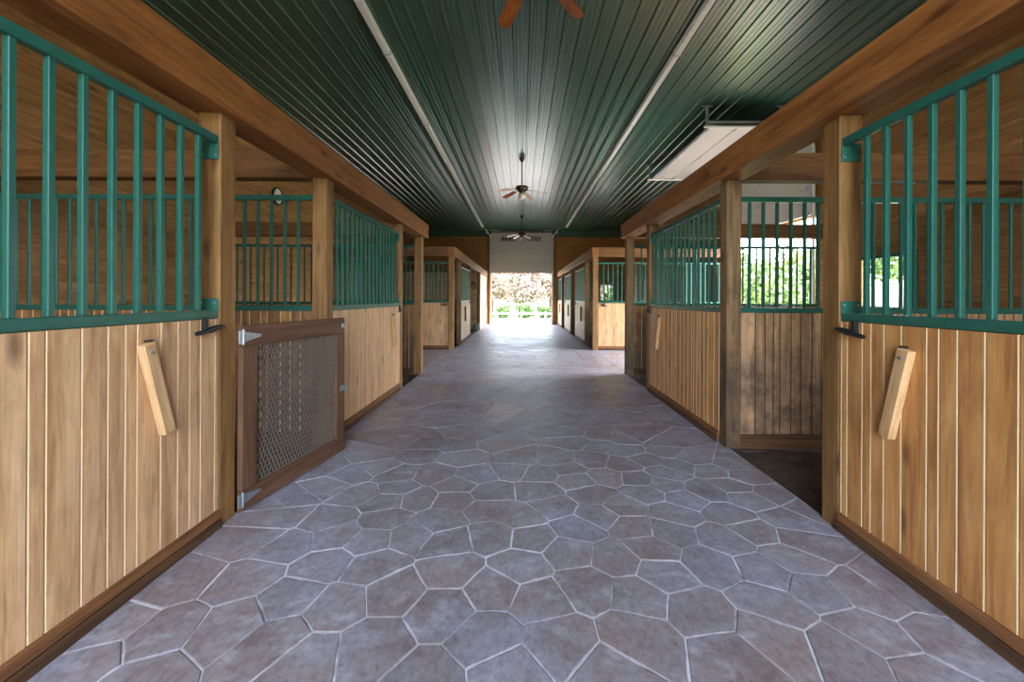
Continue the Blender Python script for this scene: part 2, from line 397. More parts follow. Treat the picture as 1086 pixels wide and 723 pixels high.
for i, (x, y) in enumerate(seeds):
    rects = ((XL - .02, XR + .02, Y0, YB + .14), (WL + .01, XL - .03, 7.68, FY), (XR + .03, WR + .1, 7.68, FY))
    for r in rects:
        if not (r[0] - .7 <= x <= r[1] + .7 and r[2] - .7 <= y <= r[3] + .7): continue
        poly = [(r[0], r[2]), (r[1], r[2]), (r[1], r[3]), (r[0], r[3])]
        for a, b in seeds:
            dx, dy = a - x, b - y; L2 = dx * dx + dy * dy
            if L2 == 0 or L2 > 3.4: continue
            L = math.sqrt(L2); nx, ny = dx / L, dy / L
            poly = clip(poly, nx, ny, nx * (x + dx / 2) + ny * (y + dy / 2) - GAP / 2 * rr.uniform(.7, 1.35))
            if len(poly) < 3: break
        if len(poly) >= 3:
            cx = sum(p[0] for p in poly) / len(poly); cy = sum(p[1] for p in poly) / len(poly)
            cells.append((cy if cy > 1.3 else 99 + cy, cx, cy, poly))
cells.sort(key=lambda c: c[0])
rest = MB()
for k, (_, cx, cy, poly) in enumerate(cells):
    if k < 300 and cy > 1.3:
        m = MB(); stone_mesh(m, poly, cx, cy)
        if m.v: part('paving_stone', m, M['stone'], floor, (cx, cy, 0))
    else:
        m = MB(); stone_mesh(m, poly, cx, cy); rest.add([(a + cx, b + cy, c) for a, b, c in m.v], m.f)
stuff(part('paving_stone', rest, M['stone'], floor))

# ------------------------------------------------------------------ ceiling: ribbed green sheets
cm = MB(); cm.box(WL - .3, WR + .3, Y0, YB + .3, ZC + .03, ZC + .20)
ceiling = struct(part('ceiling', cm, M['green_trim']))
def sheet(W, L):
    prof = []; x = 0
    def rib(c, wb, wt, h): prof.extend([(c - wb / 2, 0), (c - wt / 2, -h), (c + wt / 2, -h), (c + wb / 2, 0)])
    for k in range(4):
        c = .0400 + k * .2286
        rib(c, .062, .028, .021); rib(c + .084, .026, .012, .004); rib(c + .146, .026, .012, .004)
    prof = [(0, 0)] + prof + [(W, 0)]
    m = MB(); n = len(prof); vs = [(a, 0, b) for a, b in prof] + [(a, L, b) for a, b in prof]
    vs += [(a, 0, b + .003) for a, b in prof] + [(a, L, b + .003) for a, b in prof]
    fs = []
    for i in range(n - 1):
        fs.append((i, i + 1, n + i + 1, n + i)); fs.append((2 * n + i, 3 * n + i, 3 * n + i + 1, 2 * n + i + 1))
    m.add(vs, fs); return m.mesh('ceiling_sheet', M['ceil'])
s1, s2 = sheet(.9144, 10.7 - Y0), sheet(.9144, YB - 10.7)
x = -.155 - 6 * .9144
while x < WR:
    link('ceiling_sheet', s1, ceiling, (x, Y0, ZC)); link('ceiling_sheet', s2, ceiling, (x, 10.7, ZC - .003)); x += .9144
    if x + .9144 > WR + .35: break

# ------------------------------------------------------------------ outer walls of horizontal boards
def courses(parent, spans, plane, axis, mat, joined=False, z1=ZC, step=.145, t=.02, sgn=1):
    """spans(z) -> list of (a,b) runs of the course; plane = inner face; sgn = direction of the inner side"""
    acc = MB(); z = 0.0
    while z < z1 - .02:
        h = min(step, z1 - z)
        for a, b in spans(z + h / 2):
            c = .005; p0 = plane - sgn * t
            prof = [(p0, z), (p0, z + h), (plane - sgn * c, z + h), (plane, z + h - c), (plane, z + c), (plane - sgn * c, z)]
            m = acc if joined else MB()
            m.prism(prof, a, b, 'y' if axis == 'y' else 'x')
            if not joined: part('wall_board', m, mat, parent)
        z += h
    if joined: stuff(part('wall_board', acc, mat, parent))
DY0, DY1, DZ = 7.76, 11.02, 3.02                                  # side door opening in the right wall
def back_boards(): pass
wl = MB(); a, b = WL - .16, WL - .02
wl.box(a, b, Y0, YB + .16, -.1, ZC + .03)
wall_left = struct(part('wall_left', wl, M['board_y']))
courses(wall_left, lambda z: [(Y0, YB)], WL, 'y', M['board_y'], sgn=1)
W1 = (5.74, 6.86, 1.26, 2.12)                                     # window in the right wall
def right_spans(z):
    r = [(Y0, YB)]
    if z < DZ: r = [(Y0, DY0), (DY1, YB)]
    if W1[2] < z < W1[3]: r = [(Y0, W1[0]), (W1[1], DY0), (DY1, YB)]
    return r
wr = MB(); a, b = WR + .02, WR + .16
wr.box(a, b, Y0, W1[0], -.1, ZC + .03); wr.box(a, b, W1[0], W1[1], -.1, W1[2]); wr.box(a, b, W1[0], W1[1], W1[3], ZC + .03)
wr.box(a, b, W1[1], DY0, -.1, ZC + .03); wr.box(a, b, DY0, DY1, DZ, ZC + .03); wr.box(a, b, DY1, YB + .16, -.1, ZC + .03)
wall_right = struct(part('wall_right', wr, M['board_y']))
courses(wall_right, right_spans, WR, 'y', M['board_y'], sgn=-1)
OX, OZ = 1.62, 2.80                                               # back door opening
wf = MB(); wf.box(WL - .16, XL - .03, Y0 - .14, Y0 - .001, -.1, ZC + .03); wf.box(XR + .03, WR + .16, Y0 - .14, Y0 - .001, -.1, ZC + .03); wf.box(XL - .03, XR + .03, Y0 - .14, Y0 - .001, 4.8, ZC + .03)
struct(part('wall_light_baffle', wf, M['board_x']))  # unseen end wall, added so less daylight reaches the stalls
W2 = (4.20, 5.00, 1.25, 2.20)
def back_spans(z):
    r = [(WL, WR)]
    if z < OZ: r = [(WL, -OX), (OX, WR)]
    if W2[2] < z < W2[3]: r = [(WL, -OX), (OX, W2[0]), (W2[1], WR)]
    return r
wb = MB(); a, b = YB + .02, YB + .16
wb.box(WL - .16, -OX, a, b, -.1, ZC + .03); wb.box(-OX, OX, a, b, OZ, ZC + .03)
wb.box(OX, W2[0], a, b, -.1, ZC + .03); wb.box(W2[0], W2[1], a, b, -.1, W2[2]); wb.box(W2[0], W2[1], a, b, W2[3], ZC + .03); wb.box(W2[1], WR + .16, a, b, -.1, ZC + .03)
wall_back = struct(part('wall_back', wb, M['board_x']))
courses(wall_back, back_spans, YB, 'x', M['board_x'], joined=True, sgn=-1, z1=4.72)
struct(part('trim_1', boxm(WL + .01, WR - .01, YB - .035, YB + .019, 4.72, ZC - .03, c=.006), M['green_trim']))
for i, s in enumerate((-1, 1)):
    x0, x1 = sorted((s * (OX + .005), s * (OX + .26)))
    struct(part('trim_%d' % (i + 2), boxm(x0, x1, YB - .05, YB - .002, 0, 4.70, c=.006), M['post']))
def window(n, axis, plane, a0, a1, z0, z1, sgn, mull):
    """frame and glass filling the wall hole; axis y = in a side wall"""
    def bx(m, p0, p1, q0, q1, r0, r1):
        m.cbox(*( (p0, p1, q0, q1) if axis == 'y' else (q0, q1, p0, p1)), r0, r1, c=.004)
    p0, p1 = sorted((plane + sgn * .03, plane - sgn * .035))
    m = MB(); t = .055
    bx(m, p0, p1, a0 + .002, a0 + t, z0 + .002, z1 - .002); bx(m, p0, p1, a1 - t, a1 - .002, z0 + .002, z1 - .002)
    bx(m, p0, p1, a0 + t, a1 - t, z0 + .002, z0 + t); bx(m, p0, p1, a0 + t, a1 - t, z1 - t, z1 - .002)
    o = struct(part('window_%d' % n, m, M['steel_dk']))
    pm = (p0 + p1) / 2
    for k in range(mull):
        c = a0 + (a1 - a0) * (k + 1) / (mull + 1); m = MB(); bx(m, pm - .012, pm + .012, c - .012, c + .012, z0 + t, z1 - t); part('mullion', m, M['steel_dk'], o)
    m = MB(); q = (pm - .003, pm + .003, a0 + t - .004, a1 - t + .004); m.box(*(q if axis == 'y' else q[2:] + q[:2]), z0 + t - .004, z1 - t + .004); part('pane', m, M['glass'], o)
window(1, 'y', WR, *W1, -1, 1)
window(2, 'x', YB, *W2, -1, 1)

# ------------------------------------------------------------------ posts and beams
def post(x, y, label, mat='post', h=BB, group=None):
    """x, y = centre"""
    o = part('timber_post', boxm(-P / 2, P / 2, -P / 2, P / 2, -.01, h - .002, c=.006), M[mat], None, (x, y, 0))
    return tag(o, label, 'post', group)
cxl, cxr = XL - P / 2, XR + P / 2
N = [2.50, 3.87, 6.22, 7.55]                                      # near faces of the posts along the aisle
post(cxl, N[0] + P / 2, 'yellowish square timber post at the near end of the brown mesh gate, hinges on it')
post(cxl, N[1] + P / 2, 'square timber post with a gnawed face just behind the top of the brown mesh gate')
post(cxl, N[2] + P / 2, 'timber post at the far end of the second left stall panel, black latch beside it')
post(cxl, N[3] + P / 2, 'grey-brown timber post under the far end of the left aisle beam')
post(cxr, N[0] + P / 2, 'dark-edged timber post between the near right stall panel and the open stall doorway', 'post')
post(cxr, N[1] + P / 2, 'weathered grey-footed timber post at the far side of the open stall doorway', 'post_grey')
post(cxr, N[2] + P / 2, 'timber post at the far end of the second right stall panel, above its lumber block')
post(cxr, N[3] + P / 2, 'weathered timber post under the far end of the right aisle beam', 'post_grey')
def beam(x0, x1, y0, y1, label, along, z0=BB, z1=BT):
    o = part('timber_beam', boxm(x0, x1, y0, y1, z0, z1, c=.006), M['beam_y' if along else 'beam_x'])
    return tag(o, label, 'beam')
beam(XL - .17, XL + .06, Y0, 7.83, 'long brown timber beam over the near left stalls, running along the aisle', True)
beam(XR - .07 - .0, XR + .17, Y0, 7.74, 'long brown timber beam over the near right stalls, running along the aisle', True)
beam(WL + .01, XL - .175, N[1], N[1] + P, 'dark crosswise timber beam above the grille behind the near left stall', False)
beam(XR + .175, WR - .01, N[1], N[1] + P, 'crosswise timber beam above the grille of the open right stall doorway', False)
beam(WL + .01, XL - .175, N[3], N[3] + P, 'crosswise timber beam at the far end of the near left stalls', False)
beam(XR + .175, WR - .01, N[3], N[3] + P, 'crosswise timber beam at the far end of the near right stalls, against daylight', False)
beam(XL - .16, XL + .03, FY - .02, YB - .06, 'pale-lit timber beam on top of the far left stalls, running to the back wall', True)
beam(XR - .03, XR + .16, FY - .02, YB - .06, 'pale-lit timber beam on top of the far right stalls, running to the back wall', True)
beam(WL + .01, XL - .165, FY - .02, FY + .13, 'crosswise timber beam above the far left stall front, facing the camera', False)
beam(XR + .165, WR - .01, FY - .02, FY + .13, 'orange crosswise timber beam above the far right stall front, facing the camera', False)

# ------------------------------------------------------------------ stall panels
def widths(L, rng):
    e = [0.0]
    while e[-1] < L - .17: e.append(e[-1] + rng.choice((.062, .08, .095, .108, .13)))
    e.append(L); return e
def lever(parent, x, z, flip):
    f = -1 if flip else 1; m = MB(); m.cbox(-.010, .010, -.004, .026, -.02, .055, c=.003)
    o = part('latch', m, M['black'], parent, (x, 0, z))
    m = MB()
    pts = [(f * .075, .022, -.036), (f * .03, .030, -.030), (f * -.01, .034, -.018), (f * -.05, .040, -.006), (f * -.085, .046, -.002), (f * -.115, .046, -.008)]
    m.tube(pts, [.012, .014, .015, .013, .011, .007], 8)
    m.tube([(f * .06, .020, -.034), (f * -.04, .020, -.030), (f * -.10, .036, -.012)], [.008, .010, .006], 6); part('lever', m, M['black'], o, smooth=True)
def panel(name, label, cat, loc, rz, L, wood_m, edge_m, steel, edges=None, bars=None, kick=True, latch=None, brackets=(True, True), joined=False,
          ztop=1.285, zbot=.115, group=None, seed=1, grill=True, trim_end=True, pitch=.127):
    """local x along the panel, +y towards the viewer's side; the board faces lie at y = 0"""
    root = thing(name, label, cat, loc, rz, group); rng = random.Random(seed)
    e = edges or widths(L, rng)
    acc = MB()
    for a, b in zip(e[:-1], e[1:]):
        m = acc if joined else MB(); c = .0045; w = b - a - .0012; x = 0 if not joined else a
        m.prism([(x, -.02), (x + w, -.02), (x + w, -c), (x + w - c, 0), (x + c, 0), (x, -c)], zbot, ztop, 'z', [0, 0, 1, 0, 1, 0])
        if not joined: part('plank', m, [wood_m, edge_m], root, (a, 0, 0))
    if joined: stuff(part('plank', acc, [wood_m, edge_m], root))
    part('backing', boxm(.0, L, -.045, -.0205, .02, ztop), wood_m, root)
    if kick:
        part('kick_board', boxm(0, L, -.02, .014, .058, .114, c=.004), M['kick'], root)
        part('kick_board', boxm(0, L, -.02, .022, .0, .056, c=.004), M['kick_dark'], root)
    else:
        part('base_board', boxm(0, L, -.02, .008, -.03, .112, c=.004), M['kick_dark'], root)
    if grill:
        part('bottom_rail', boxm(.004, L - .004, -.05, -.008, 1.287, 1.337, c=.004), steel, root)
        part('top_rail', boxm(.004, L - .004, -.05, -.008, 2.362, 2.412, c=.004), steel, root)
        b = bars or [.165 + pitch * i for i in range(int((L - .25) / pitch) + 1)]
        bar = boxm(-.0127, .0127, -.0127, .0127, 1.338, 2.361, c=.002).mesh('bar', steel)
        for x in b: link('bar', bar, root, (x, -.029, 0))
        for k, xe in enumerate((0, L)):
            if not brackets[k]: continue
            s = 1 if k == 0 else -1
            for zc, dz in ((2.352, -.03), (1.325, .03)):
                m = MB(); x0, x1 = sorted((xe + s * .001, xe + s * .006)); m.cbox(x0, x1, -.122, -.006, zc + dz - .055, zc + dz + .055, c=.002)
                br = part('bracket', m, steel, root)
                for yy in (-.105, -.022):
                    m = MB(); m.tube([(xe + s * .006, yy, zc + dz * 2.0), (xe + s * .011, yy, zc + dz * 2.0)], .007, 8); part('bolt', m, M['zinc'], br)
    if latch is not None: lever(root, latch, 1.245, latch > L / 2)
    return root
TOE = .025
Lp = N[0] - .37
ed = [1.512, 1.57, 1.70, 1.81, 1.891, 1.951, 2.083, 2.19, 2.27, 2.35, 2.464]
el = [0] + [N[0] - y for y in reversed(ed)] + [1.09, 1.20, 1.33, 1.44, 1.52, 1.64, 1.75, 1.88, 2.0, Lp]
bl = [2.366 - .127 * i for i in range(15)]
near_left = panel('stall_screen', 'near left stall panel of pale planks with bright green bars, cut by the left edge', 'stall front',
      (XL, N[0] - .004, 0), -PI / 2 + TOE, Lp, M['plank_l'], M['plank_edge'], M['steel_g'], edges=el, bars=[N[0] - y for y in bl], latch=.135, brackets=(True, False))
er_y = [1.563, 1.68, 1.79, 1.873, 1.93, 2.064, 2.167, 2.25, 2.31, 2.42, 2.464]
er = [0, .12, .23, .31, .44, .55, .63, .75, .86, .94, 1.07] + [y + .018 - .37 for y in er_y] + [Lp]
br_ = [2.336 - .127 * i for i in range(15)]
c_, s_ = math.cos(TOE), math.sin(TOE)
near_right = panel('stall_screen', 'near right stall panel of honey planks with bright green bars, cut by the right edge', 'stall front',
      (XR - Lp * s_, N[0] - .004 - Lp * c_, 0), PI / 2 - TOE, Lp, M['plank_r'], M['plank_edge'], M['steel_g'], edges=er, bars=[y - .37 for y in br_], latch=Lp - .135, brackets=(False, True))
L2 = N[2] - (N[1] + P)
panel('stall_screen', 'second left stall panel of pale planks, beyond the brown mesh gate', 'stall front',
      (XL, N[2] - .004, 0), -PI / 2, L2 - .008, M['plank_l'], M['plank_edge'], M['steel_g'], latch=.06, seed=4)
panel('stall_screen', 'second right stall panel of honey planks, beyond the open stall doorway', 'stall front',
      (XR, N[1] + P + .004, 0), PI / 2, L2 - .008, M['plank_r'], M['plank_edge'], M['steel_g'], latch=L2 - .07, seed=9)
# partitions across the stalls (seen through the bars)
Lw = XL - P - WL - .03
Rw = WR - XR - P - .03
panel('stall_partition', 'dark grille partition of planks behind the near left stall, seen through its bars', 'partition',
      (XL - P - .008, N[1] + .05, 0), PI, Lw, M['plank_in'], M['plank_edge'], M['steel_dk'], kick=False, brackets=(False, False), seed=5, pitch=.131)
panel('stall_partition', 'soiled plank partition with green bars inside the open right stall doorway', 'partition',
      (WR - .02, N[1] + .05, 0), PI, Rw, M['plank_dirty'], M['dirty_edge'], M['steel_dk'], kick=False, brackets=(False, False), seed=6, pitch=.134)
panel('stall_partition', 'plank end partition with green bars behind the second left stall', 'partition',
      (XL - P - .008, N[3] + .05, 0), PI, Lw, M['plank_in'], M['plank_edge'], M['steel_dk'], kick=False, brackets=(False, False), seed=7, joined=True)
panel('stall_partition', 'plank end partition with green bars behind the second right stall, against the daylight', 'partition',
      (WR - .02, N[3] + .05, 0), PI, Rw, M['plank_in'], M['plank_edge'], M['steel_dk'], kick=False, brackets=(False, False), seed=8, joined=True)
# far stall blocks
post(cxl, FY + P / 2, 'timber post at the front corner of the far left stall block')
post(cxr, FY + P / 2, 'timber post at the front corner of the far right stall block')
panel('stall_screen', 'far left stall front of planks and green bars, facing the camera', 'stall front',
      (XL - P - .008, FY + .03, 0), PI, Lw, M['plank_l'], M['plank_edge'], M['steel_g'], brackets=(False, False), seed=11, joined=True, latch=.12)
panel('stall_screen', 'far right stall front of planks and green bars, facing the camera', 'stall front',
      (WR - .02, FY + .03, 0), PI, Rw, M['plank_l'], M['plank_edge'], M['steel_g'], brackets=(False, False), seed=12, joined=True, latch=Rw - .16)
ordn = ['first', 'second', 'third']
for i, y in enumerate((12.45, 16.08, 19.71)):
    post(cxr, y + P / 2, '%s inner post of the far right stalls, counted from the front corner' % ordn[i], 'post_grey')
    L = min(2.12, YB - .06 - y - P)
    panel('stall_screen', '%s plank and bar panel along the side of the far right stalls' % ordn[i], 'stall front',
          (XR, y + P + .004, 0), PI / 2, L - .008, M['plank_l'], M['plank_edge'], M['steel_g'], seed=20 + i, joined=True, brackets=(False, False), latch=L - .2)
    if i < 2: post(cxr, y + P + L + P / 2, 'timber post after the %s side panel of the far right stalls' % ordn[i])
    if i < 2:
        panel('stall_partition', 'inner partition after the %s far right stall, behind its bars' % ordn[i], 'partition',
          (WR - .02, y + P + L + .05, 0), PI, Rw, M['plank_in'], M['plank_edge'], M['steel_dk'], kick=False, brackets=(False, False), seed=30 + i, joined=True)
post(cxl, 12.45 + P / 2, 'dark timber post just behind the front corner of the far left stall block', 'post_grey')
panel('stall_screen', 'plank and bar panel along the side of the far left stall', 'stall front',
      (XL, 12.45 + P + 2.112, 0), -PI / 2, 2.104, M['plank_l'], M['plank_edge'], M['steel_g'], seed=25, joined=True, brackets=(False, False), latch=.2)
post(cxl, 14.73 + P / 2, 'timber post between the far left stall panel and the open bay')
post(cxl, 18.20 + P / 2, 'timber post at the far side of the open bay on the left')
# tack bay: boarded side facing the camera, and the boarded wall up to the back of the barn
def board_wall(name, loc, rz, L, h, mat):
    m = MB(); m.box(0, L, -.06, -.021, 0, h); o = struct(part(name, m, mat, None, loc, (0, 0, rz))); acc = MB(); z = 0; c = .005
    while z < h - .02:
        k = min(.15, h - z); acc.prism([(-.02, z), (-.02, z + k), (-c, z + k), (0, z + k - c), (0, z + c), (-c, z)], 0, L, 'x'); z += k
    stuff(part('wall_board', acc, mat, o)); return o
board_wall('wall_bay', (XL - P - .01, 18.26, 0), PI, Lw, BB - .01, M['plank_l'])
board_wall('wall_tack_room', (XL, YB - .07, 0), -PI / 2, YB - .07 - 18.345, BB - .01, M['plank_l'])
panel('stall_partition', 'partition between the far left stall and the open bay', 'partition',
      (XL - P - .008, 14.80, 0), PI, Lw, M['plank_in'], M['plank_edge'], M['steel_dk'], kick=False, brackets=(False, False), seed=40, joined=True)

# ------------------------------------------------------------------ lumber blocks hung on the panels
def block(y0, z0, y1, z1, side, label, dark=False, wd=.062, t=.042):
    x = (XL + .003 if side < 0 else XR - .003)
    if y0 < 2.4: x += (-side) * TOE * (N[0] - (y0 + y1) / 2)
    L = math.dist((y0, z0), (y1, z1)); tilt = math.atan2(y1 - y0, z0 - z1)
    m = MB(); m.cbox(0, t, -wd / 2, wd / 2, -L, .02, c=.003)
    o = link('lumber_block', None, None, (x, y0, z0), (-side and 0, 0, 0))
    tag(o, label, 'wood block')
    rot = (tilt, 0, 0)
    b = part('block', m, M['block_dark' if dark else 'block'], o, (0 if side < 0 else -t, 0, 0), rot)
    m = MB(); m.tube([(t if side < 0 else -t, 0, -.02), ((t + .012) if side < 0 else -t - .012, 0, -.02)], .008, 8); part('bolt', m, M['zinc'], o)
    m = MB(); m.tube([(.0, .012, .03), ((t) if side < 0 else -t, .012, .034)], .006, 8); part('pivot_pin', m, M['black'], o)
block(1.975, 1.17, 2.093, .72, -1, 'tilted pale lumber block hung on the near left stall panel')
block(2.03, 1.15, 2.135, .70, 1, 'tilted pale lumber block hung on the near right stall panel')
block(5.80, 1.15, 5.92, .72, -1, 'lumber block hung on the second left stall panel, near its far end')
block(5.70, 1.15, 5.82, .70, 1, 'pale lumber block hung on the second right stall panel, near its far end')
for i, y in enumerate((12.45, 16.08, 19.71)):
    block(y + P + .6, 1.12, y + P + .66, .68, 1, 'dark lumber block on the %s side panel of the far right stalls' % ordn[i], True, wd=.09)
block(13.3, 1.10, 13.36, .66, -1, 'dark lumber block on the side panel of the far left stall', True, wd=.09)

# ------------------------------------------------------------------ brown gate with expanded-metal mesh
G0, G1 = Vector((XL + .02, N[0] + P + .012, 0)), Vector((-1.655, 3.76, 0))
dv = G1 - G0; GL = dv.length
gate = thing('stall_gate', 'dark brown wooden half gate filled with diamond wire mesh, left of the aisle', 'gate', tuple(G0), math.atan2(dv.y, dv.x))
gz0, gz1 = .015, 1.232
part('top_rail', boxm(0, GL, -.02, .02, gz1 - .14, gz1, c=.004), M['gate_x'], gate)
part('bottom_rail', boxm(0, GL, -.02, .02, gz0, gz0 + .13, c=.004), M['gate_x'], gate)
part('stile', boxm(0, .125, -.019, .019, gz0 + .131, gz1 - .141, c=.004), M['gate_z'], gate)
part('stile', boxm(GL - .12, GL, -.021, .021, gz0 + .131, gz1 - .141, c=.004), M['gate_z'], gate)
m = MB(); x0, x1, z0, z1 = .115, GL - .11, gz0 + .12, gz1 - .13; pw, ph = .0165, .070
nc = int((x1 - x0) / pw); nr = int((z1 - z0) / (ph / 2))
for i in range(nc * 2 + 1):
    if i % 2: continue
    pts = []
    for j in range(nr + 1):
        s = 1 if (j + i // 2) % 2 else -1
        pts.append((min(max(x0 + pw * (i / 2) + s * pw / 2 * .94, x0), x1), 0.004, z0 + (z1 - z0) * j / nr))
    m.tube(pts, .0022, 4)
m.v = [(a, .004 + (b - .004) * 2.4, c) for a, b, c in m.v]
stuff(part('wire_mesh', m, M['wire'], gate))
def strap(zc):
    m = MB(); m.cbox(-.035, .006, -.028, -.021, zc - .045, zc + .045, c=.002)
    h = part('hinge', m, M['zinc'], gate)
    m = MB(); m.tube([(0, -.028, zc - .05), (0, -.028, zc + .05)], .007, 8); part('pin', m, M['zinc'], h)
    m = MB(); m.prism([(.006, zc - .035), (.15, zc - .008), (.15, zc + .008), (.006, zc + .035)], -.026, -.0205, 'y'); part('strap', m, M['zinc'], h)
strap(gz1 - .075); strap(gz0 + .08)
m = MB(); m.cbox(GL - .07, GL + .035, -.030, -.021, .565, .615, c=.003); m.tube([(GL - .09, -.036, .59), (GL + .04, -.036, .59)], .008, 8); m.tube([(GL - .02, -.036, .59), (GL - .02, -.06, .57)], .006, 8)
part('slide_bolt', m, M['zinc'], gate)
m = MB(); m.cbox(GL - .055, GL - .02, -.03, -.02, gz1 - .09, gz1 - .05, c=.003); m.tube([(GL - .037, -.03, gz1 - .07), (GL - .037, -.045, gz1 - .085)], .006, 8); part('catch', m, M['zinc'], gate)

# ------------------------------------------------------------------ sectional doors
def section(parent, Lx, h, name='door_section', win=False):
    m = MB(); m.cbox(0, Lx, -.02, .02, .002, h - .002, c=.006); m.cbox(.0, .05, -.026, -.019, .004, h - .004, c=.002); m.cbox(Lx - .05, Lx, -.026, -.019, .004, h - .004, c=.002); m.cbox(.05, Lx - .05, -.024, -.019, h - .035, h - .01, c=.002)
    o = part(name, m, M['white_panel'], parent)
    for f in (.03, .5, .97):
        m = MB(); m.cbox(Lx * f - .04, Lx * f + .04, -.034, -.024, -.035, .035, c=.003); m.tube([(Lx * f - .045, -.036, 0), (Lx * f + .045, -.036, 0)], .010, 6); part('hinge', m, M['zinc'], o)
    if win:
        for c in (.275, .71):
            m = MB(); x0 = Lx * c - .37
            for k in range(4):                                    # four arched lights side by side
                a0 = x0 + k * .185; pr = [(a0, .06), (a0 + .172, .06), (a0 + .172, .20)] + [(a0 + .086 + .086 * math.cos(t), .20 + .075 * math.sin(t)) for t in (PI * q / 6 for q in range(1, 6))] + [(a0, .20)]
                m.prism(pr, -.03, -.0215, 'y')
            part('window_light', m, M['dark_glass'], o)
    return o
door1 = struct(link('door_1', None, None, (-OX, YB - .09, 0)))
zz = 2.775
for k in range(4):
    s = section(door1, 2 * OX, .553, win=(k == 3)); s.location.z = zz + k * .553
for s in (-1, 1):                                                 # tracks, rollers, brackets
    xe = OX + s * (OX + .05)
    m = MB(); m.cbox(xe - .022, xe + .022, -.03, .015, .02, 4.86, c=.004)
    m.tube([(xe, -.01, 4.70), (xe + s * .10, -.10, 4.86), (xe + s * .22, -.45, 4.98), (xe + s * .22, -.9, 4.99)], .022, 6)
    m.cbox(xe - .03 + s * .2, xe + .03 + s * .2, -.14, -.10, 4.86, ZC - .03, c=.003); m.cbox(min(xe, xe + s * .5 * -1), max(xe, xe - s * .5), -.14, -.10, 5.02, 5.05, c=.003)
    part('track', m, M['white_metal'], door1)
    for k in range(9):
        m = MB(); m.cbox(xe - .05, xe + .05, -.045, -.03, .3 + k * .5, .36 + k * .5, c=.002); part('roller_bracket', m, M['zinc'], door1)
m = MB(); m.tube([(-.1, -.12, 4.93), (2 * OX + .1, -.12, 4.93)], .018, 8); part('torsion_bar', m, M['bronze'], door1)
# side door: bottom sections still hang on the right wall, the rest lies under the ceiling
door2 = struct(link('door_2', None, None, (0, 0, 0)))
DL = DY1 - DY0 + .1
for k in range(3):
    s = section(door2, DL, .52); s.location = (WR - .10, DY0 - .05, DZ + .01 + k * .52); s.rotation_euler = (0, 0, PI / 2)
    s.scale = (1, -1, 1)
for k in range(3):
    s = section(door2, DL, .53); s.location = (3.56 + k * .535, DY0 - .05, 4.70); s.rotation_euler = (PI / 2, 0, PI / 2)
for y in (DY0 - .085, DY1 + .085):
    m = MB(); r = .3; xe = WR - .10
    m.tube([(3.44, y, 4.68), (xe - .32, y, 4.68), (xe - .12, y, 4.62), (xe - .02, y, 4.44), (xe, y, 4.3), (xe, y, 2.0), (xe, y, .02)], .026, 6)
    part('track', m, M['white_metal'], door2)
    for xh in (3.50, 4.9):
        m = MB(); m.cbox(xh - .02, xh + .02, y - .02, y + .02, 4.70, ZC - .022, c=.003); m.cbox(xh - .1, xh + .1, y - .025, y + .025, ZC - .045, ZC - .022, c=.003); part('hanger', m, M['zinc'], door2)
m = MB(); m.tube([(3.5, DY0 - .06, 4.78), (5.3, DY0 - .06, 4.78)], .03, 8); m.cbox(3.54, 3.58, DY0 - .1, DY1 + .1, 4.665, 4.70, c=.004); part('strut', m, M['zinc'], door2)

# ------------------------------------------------------------------ strip lights
def strip(x, y0, y1, label, group):
    o = thing('strip_light', label, 'ceiling light', (x, y0, ZC - .022), 0, group); L = y1 - y0 - .012
    part('housing', boxm(-.055, .055, 0, L, -.05, 0, c=.006), M['white_metal'], o)
    m = MB(); m.prism([(-.05, -.05), (-.04, -.075), (.04, -.075), (.05, -.05)], .01, L - .01, 'y'); part('cover', m, M['white_metal'], o)
    part('end_cap', boxm(-.058, .058, -.004, .012, -.078, .0, c=.002), M['white_panel'], o)
    part('end_cap', boxm(-.058, .058, L - .012, L + .004, -.078, .0, c=.002), M['white_panel'], o)
ys = [3.55 + 2.44 * k for k in range(-1, 8)]
names = ['nearest', 'second', 'third', 'fourth', 'fifth', 'sixth', 'seventh', 'last']
for side, x in (('left', -2.0), ('right', 2.28)):
    for k in range(8):
        if k == 7: y0, y1 = ys[7], min(ys[8], 21.1)
        else: y0, y1 = ys[k], ys[k + 1]
        strip(x, y0, y1, '%s white strip light of the %s row on the green ceiling, counted from the camera' % (names[k], side), 'strip lights in two rows on the ceiling')

# ------------------------------------------------------------------ ceiling fans
def fan(x, y, label, rot, light=True):
    o = thing('ceiling_fan', label, 'fan', (x, y, ZC - .022), 0, 'ceiling fans over the aisle')
    m = MB(); m.lathe([(.075, 0), (.075, -.02), (.06, -.07), (.03, -.11), (.016, -.125)], 20); part('canopy', m, M['bronze'], o, smooth=True)
    m = MB(); m.tube([(0, 0, -.11), (0, 0, -.74)], .013, 10); part('down_rod', m, M['bronze'], o, smooth=True)
    m = MB(); m.lathe([(.02, -.72), (.06, -.74), (.155, -.76), (.165, -.80), (.15, -.85), (.10, -.88), (.07, -.91), (.065, -.935)], 24); part('motor', m, M['bronze'], o, smooth=True)
    m = MB(); m.lathe([(.05, -.93), (.08, -.955), (.098, -1.0), (.09, -1.05), (.055, -1.085), (.01, -1.10)], 20)
    if light: part('globe', m, M['globe'], o, smooth=True)
    for k in range(5):
        a = rot + k * 2 * PI / 5
        m = MB(); m.cbox(.13, .24, -.018, .018, -.868, -.858, c=.002); m.cbox(.21, .25, -.045, .045, -.870, -.861, c=.002)
        arm = part('blade', MB_blade(), M['blade'], o, (0, 0, 0), (0, 0, a)); part('blade_iron', m, M['bronze'], arm)
